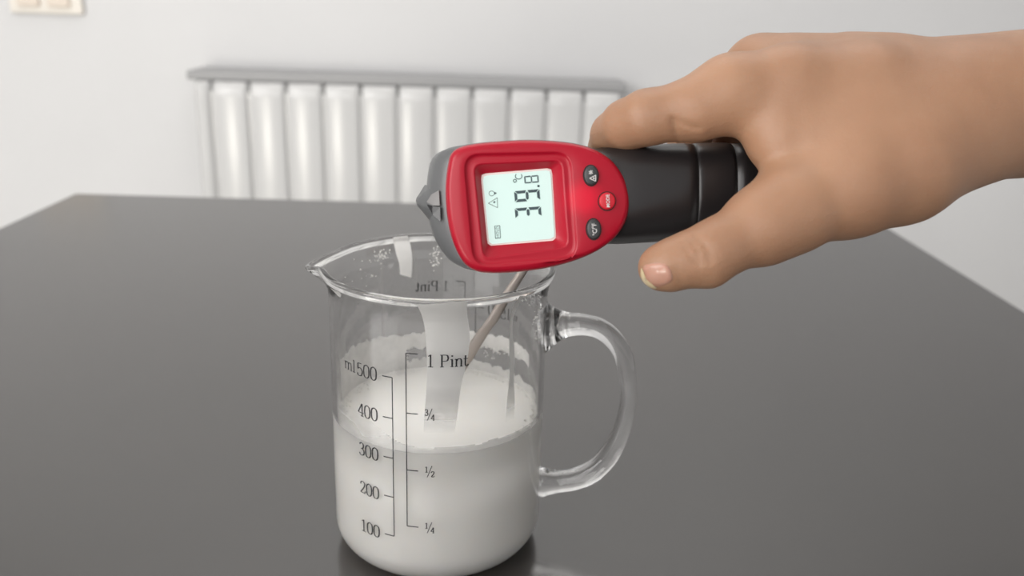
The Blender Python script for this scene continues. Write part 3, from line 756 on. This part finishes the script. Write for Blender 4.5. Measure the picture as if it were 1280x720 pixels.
def surface_nets(F):
    nx, ny, nz = F.shape; ins = F < 0
    c = np.zeros((nx-1, ny-1, nz-1), np.int8)
    for i in (0, 1):
        for j in (0, 1):
            for k in (0, 1): c += ins[i:nx-1+i, j:ny-1+j, k:nz-1+k]
    act = (c > 0) & (c < 8); I = np.argwhere(act); idx = -np.ones(act.shape, np.int64); idx[act] = np.arange(len(I))
    acc = np.zeros((len(I), 3)); cnt = np.zeros(len(I))
    cor = [(i, j, k) for i in (0, 1) for j in (0, 1) for k in (0, 1)]
    for a_ in cor:
        for ax_ in range(3):
            if a_[ax_]: continue
            b_ = list(a_); b_[ax_] = 1
            fa = F[I[:, 0]+a_[0], I[:, 1]+a_[1], I[:, 2]+a_[2]]; fb = F[I[:, 0]+b_[0], I[:, 1]+b_[1], I[:, 2]+b_[2]]
            m_ = (fa < 0) != (fb < 0); t = np.where(m_, fa/np.where(m_, fa-fb, 1), 0)
            p = np.array(a_)[None, :]+np.zeros((len(I), 3)); p[:, ax_] += t
            acc += p*m_[:, None]; cnt += m_
    V = I+acc/cnt[:, None]; Q = []
    for ax_ in range(3):
        o1, o2 = [(1, 2), (2, 0), (0, 1)][ax_]
        s0 = [slice(0, n_) for n_ in F.shape]; s1 = list(s0); s0[ax_] = slice(0, F.shape[ax_]-1); s1[ax_] = slice(1, F.shape[ax_])
        A_, B_ = ins[tuple(s0)], ins[tuple(s1)]; E_ = np.argwhere(A_ != B_)
        E_ = E_[(E_[:, o1] > 0) & (E_[:, o2] > 0) & (E_[:, o1] < F.shape[o1]-1) & (E_[:, o2] < F.shape[o2]-1)]
        fl = A_[E_[:, 0], E_[:, 1], E_[:, 2]]
        def ce(d1, d2):
            e = E_.copy(); e[:, o1] -= d1; e[:, o2] -= d2; return idx[e[:, 0], e[:, 1], e[:, 2]]
        q = np.stack([ce(1, 1), ce(0, 1), ce(0, 0), ce(1, 0)], 1); q[~fl] = q[~fl][:, ::-1]; Q.append(q)
    return V, np.concatenate(Q)
F[-1, :, :] = .001; F[0] = .001
V, Q = surface_nets(F)
W = V*HS+np.array((X0, Y0, Z0))
def surf_z(px, py, z0=.250):
    z = z0
    for _ in range(40):
        q = cs(px, py, z); d_ = float(hand_sdf((np.float32(q[0]), np.float32(q[1]), np.float32(q[2])))); z += d_*.9
        if d_ < 1e-5: break
    return z
# skin creases: shallow grooves at the thumb joint and the base of the index finger
gr = np.zeros(len(W))
for line, dep, sg_ in [([(860, 298), (868, 306), (873, 317), (874, 330)], .45, .8), ([(868, 295), (878, 304), (885, 315), (888, 327)], .5, .8), ([(852, 304), (861, 313), (866, 326)], .3, .7), ([(877, 300), (889, 308), (896, 320)], .25, .7),
                     ([(842, 150), (845, 163), (849, 178)], .9, 1.0), ([(852, 152), (862, 158), (874, 160)], .35, .8), ([(885, 168), (905, 178), (925, 200)], .3, 1.0), ([(845, 335), (850, 345), (852, 354)], .3, .8)]:
    cp_ = [cs(p[0], p[1], surf_z(p[0], p[1])) for p in catmull(line, 5)]
    dm = np.full(len(W), 9.0)
    for a_, b_ in zip(cp_[:-1], cp_[1:]):
        ba = b_-a_; hh = np.clip(((W-a_)@ba)/max(1e-12, ba@ba), 0, 1); dm = np.minimum(dm, np.linalg.norm(W-a_-hh[:, None]*ba, axis=1))
    gr = np.maximum(gr, dep*.0017*np.exp(-(dm/(sg_*.001))**2))
W[:, 2] += gr
W3 = np.array(CAM)[None, :]+W[:, :1]*np.array(RT)[None, :]+W[:, 1:2]*np.array(UP)[None, :]+W[:, 2:3]*np.array(FW)[None, :]
me = bpy.data.meshes.new('skin_surface'); me.from_pydata(W3.tolist(), [], Q.tolist()); me.update()
ho = obj('skin_surface', me, M_skin, hd)
m = ho.modifiers.new('smooth', 'SMOOTH'); m.factor = .5; m.iterations = 1
del F, gx, gy, gz
# thumbnail
def nail(name, poly, lift, mt):
    c = np.mean(poly, 0); rings_ = []; V = [P(c[0], c[1], surf_z(*c)-lift-.0003)]; Fc = []
    pp = catmull(poly, 4, True); n_ = len(pp)
    for k in (.35, .65, .88, 1.0):
        for p in pp:
            q = c+(p-c)*k; V.append(P(q[0], q[1], min(surf_z(*q), .272)-lift-(.0003 if k < .9 else .0)+(0 if k < 1 else .0006)))
    for i in range(n_): Fc.append((0, 1+i, 1+(i+1) % n_))
    for r_ in range(3):
        for i in range(n_):
            a_ = 1+r_*n_; j = (i+1) % n_; Fc.append((a_+i, a_+n_+i, a_+n_+j, a_+j))
    return fixnorm(pydata(name, V, Fc, mt, hd))
nail('nail', [(803, 333), (812, 329), (824, 328), (834, 331), (840, 340), (841, 350), (834, 356), (822, 359), (812, 356), (805, 347)], .0002, M_nail)['label'] = 'thumbnail'
nail('nail_tip', [(801.5, 335), (800.5, 343), (803, 351), (808.5, 357), (816, 361), (821, 360), (811, 354), (805.5, 346), (803.5, 338)], .00035, M_nailtip)['label'] = 'pale free edge of the thumbnail'
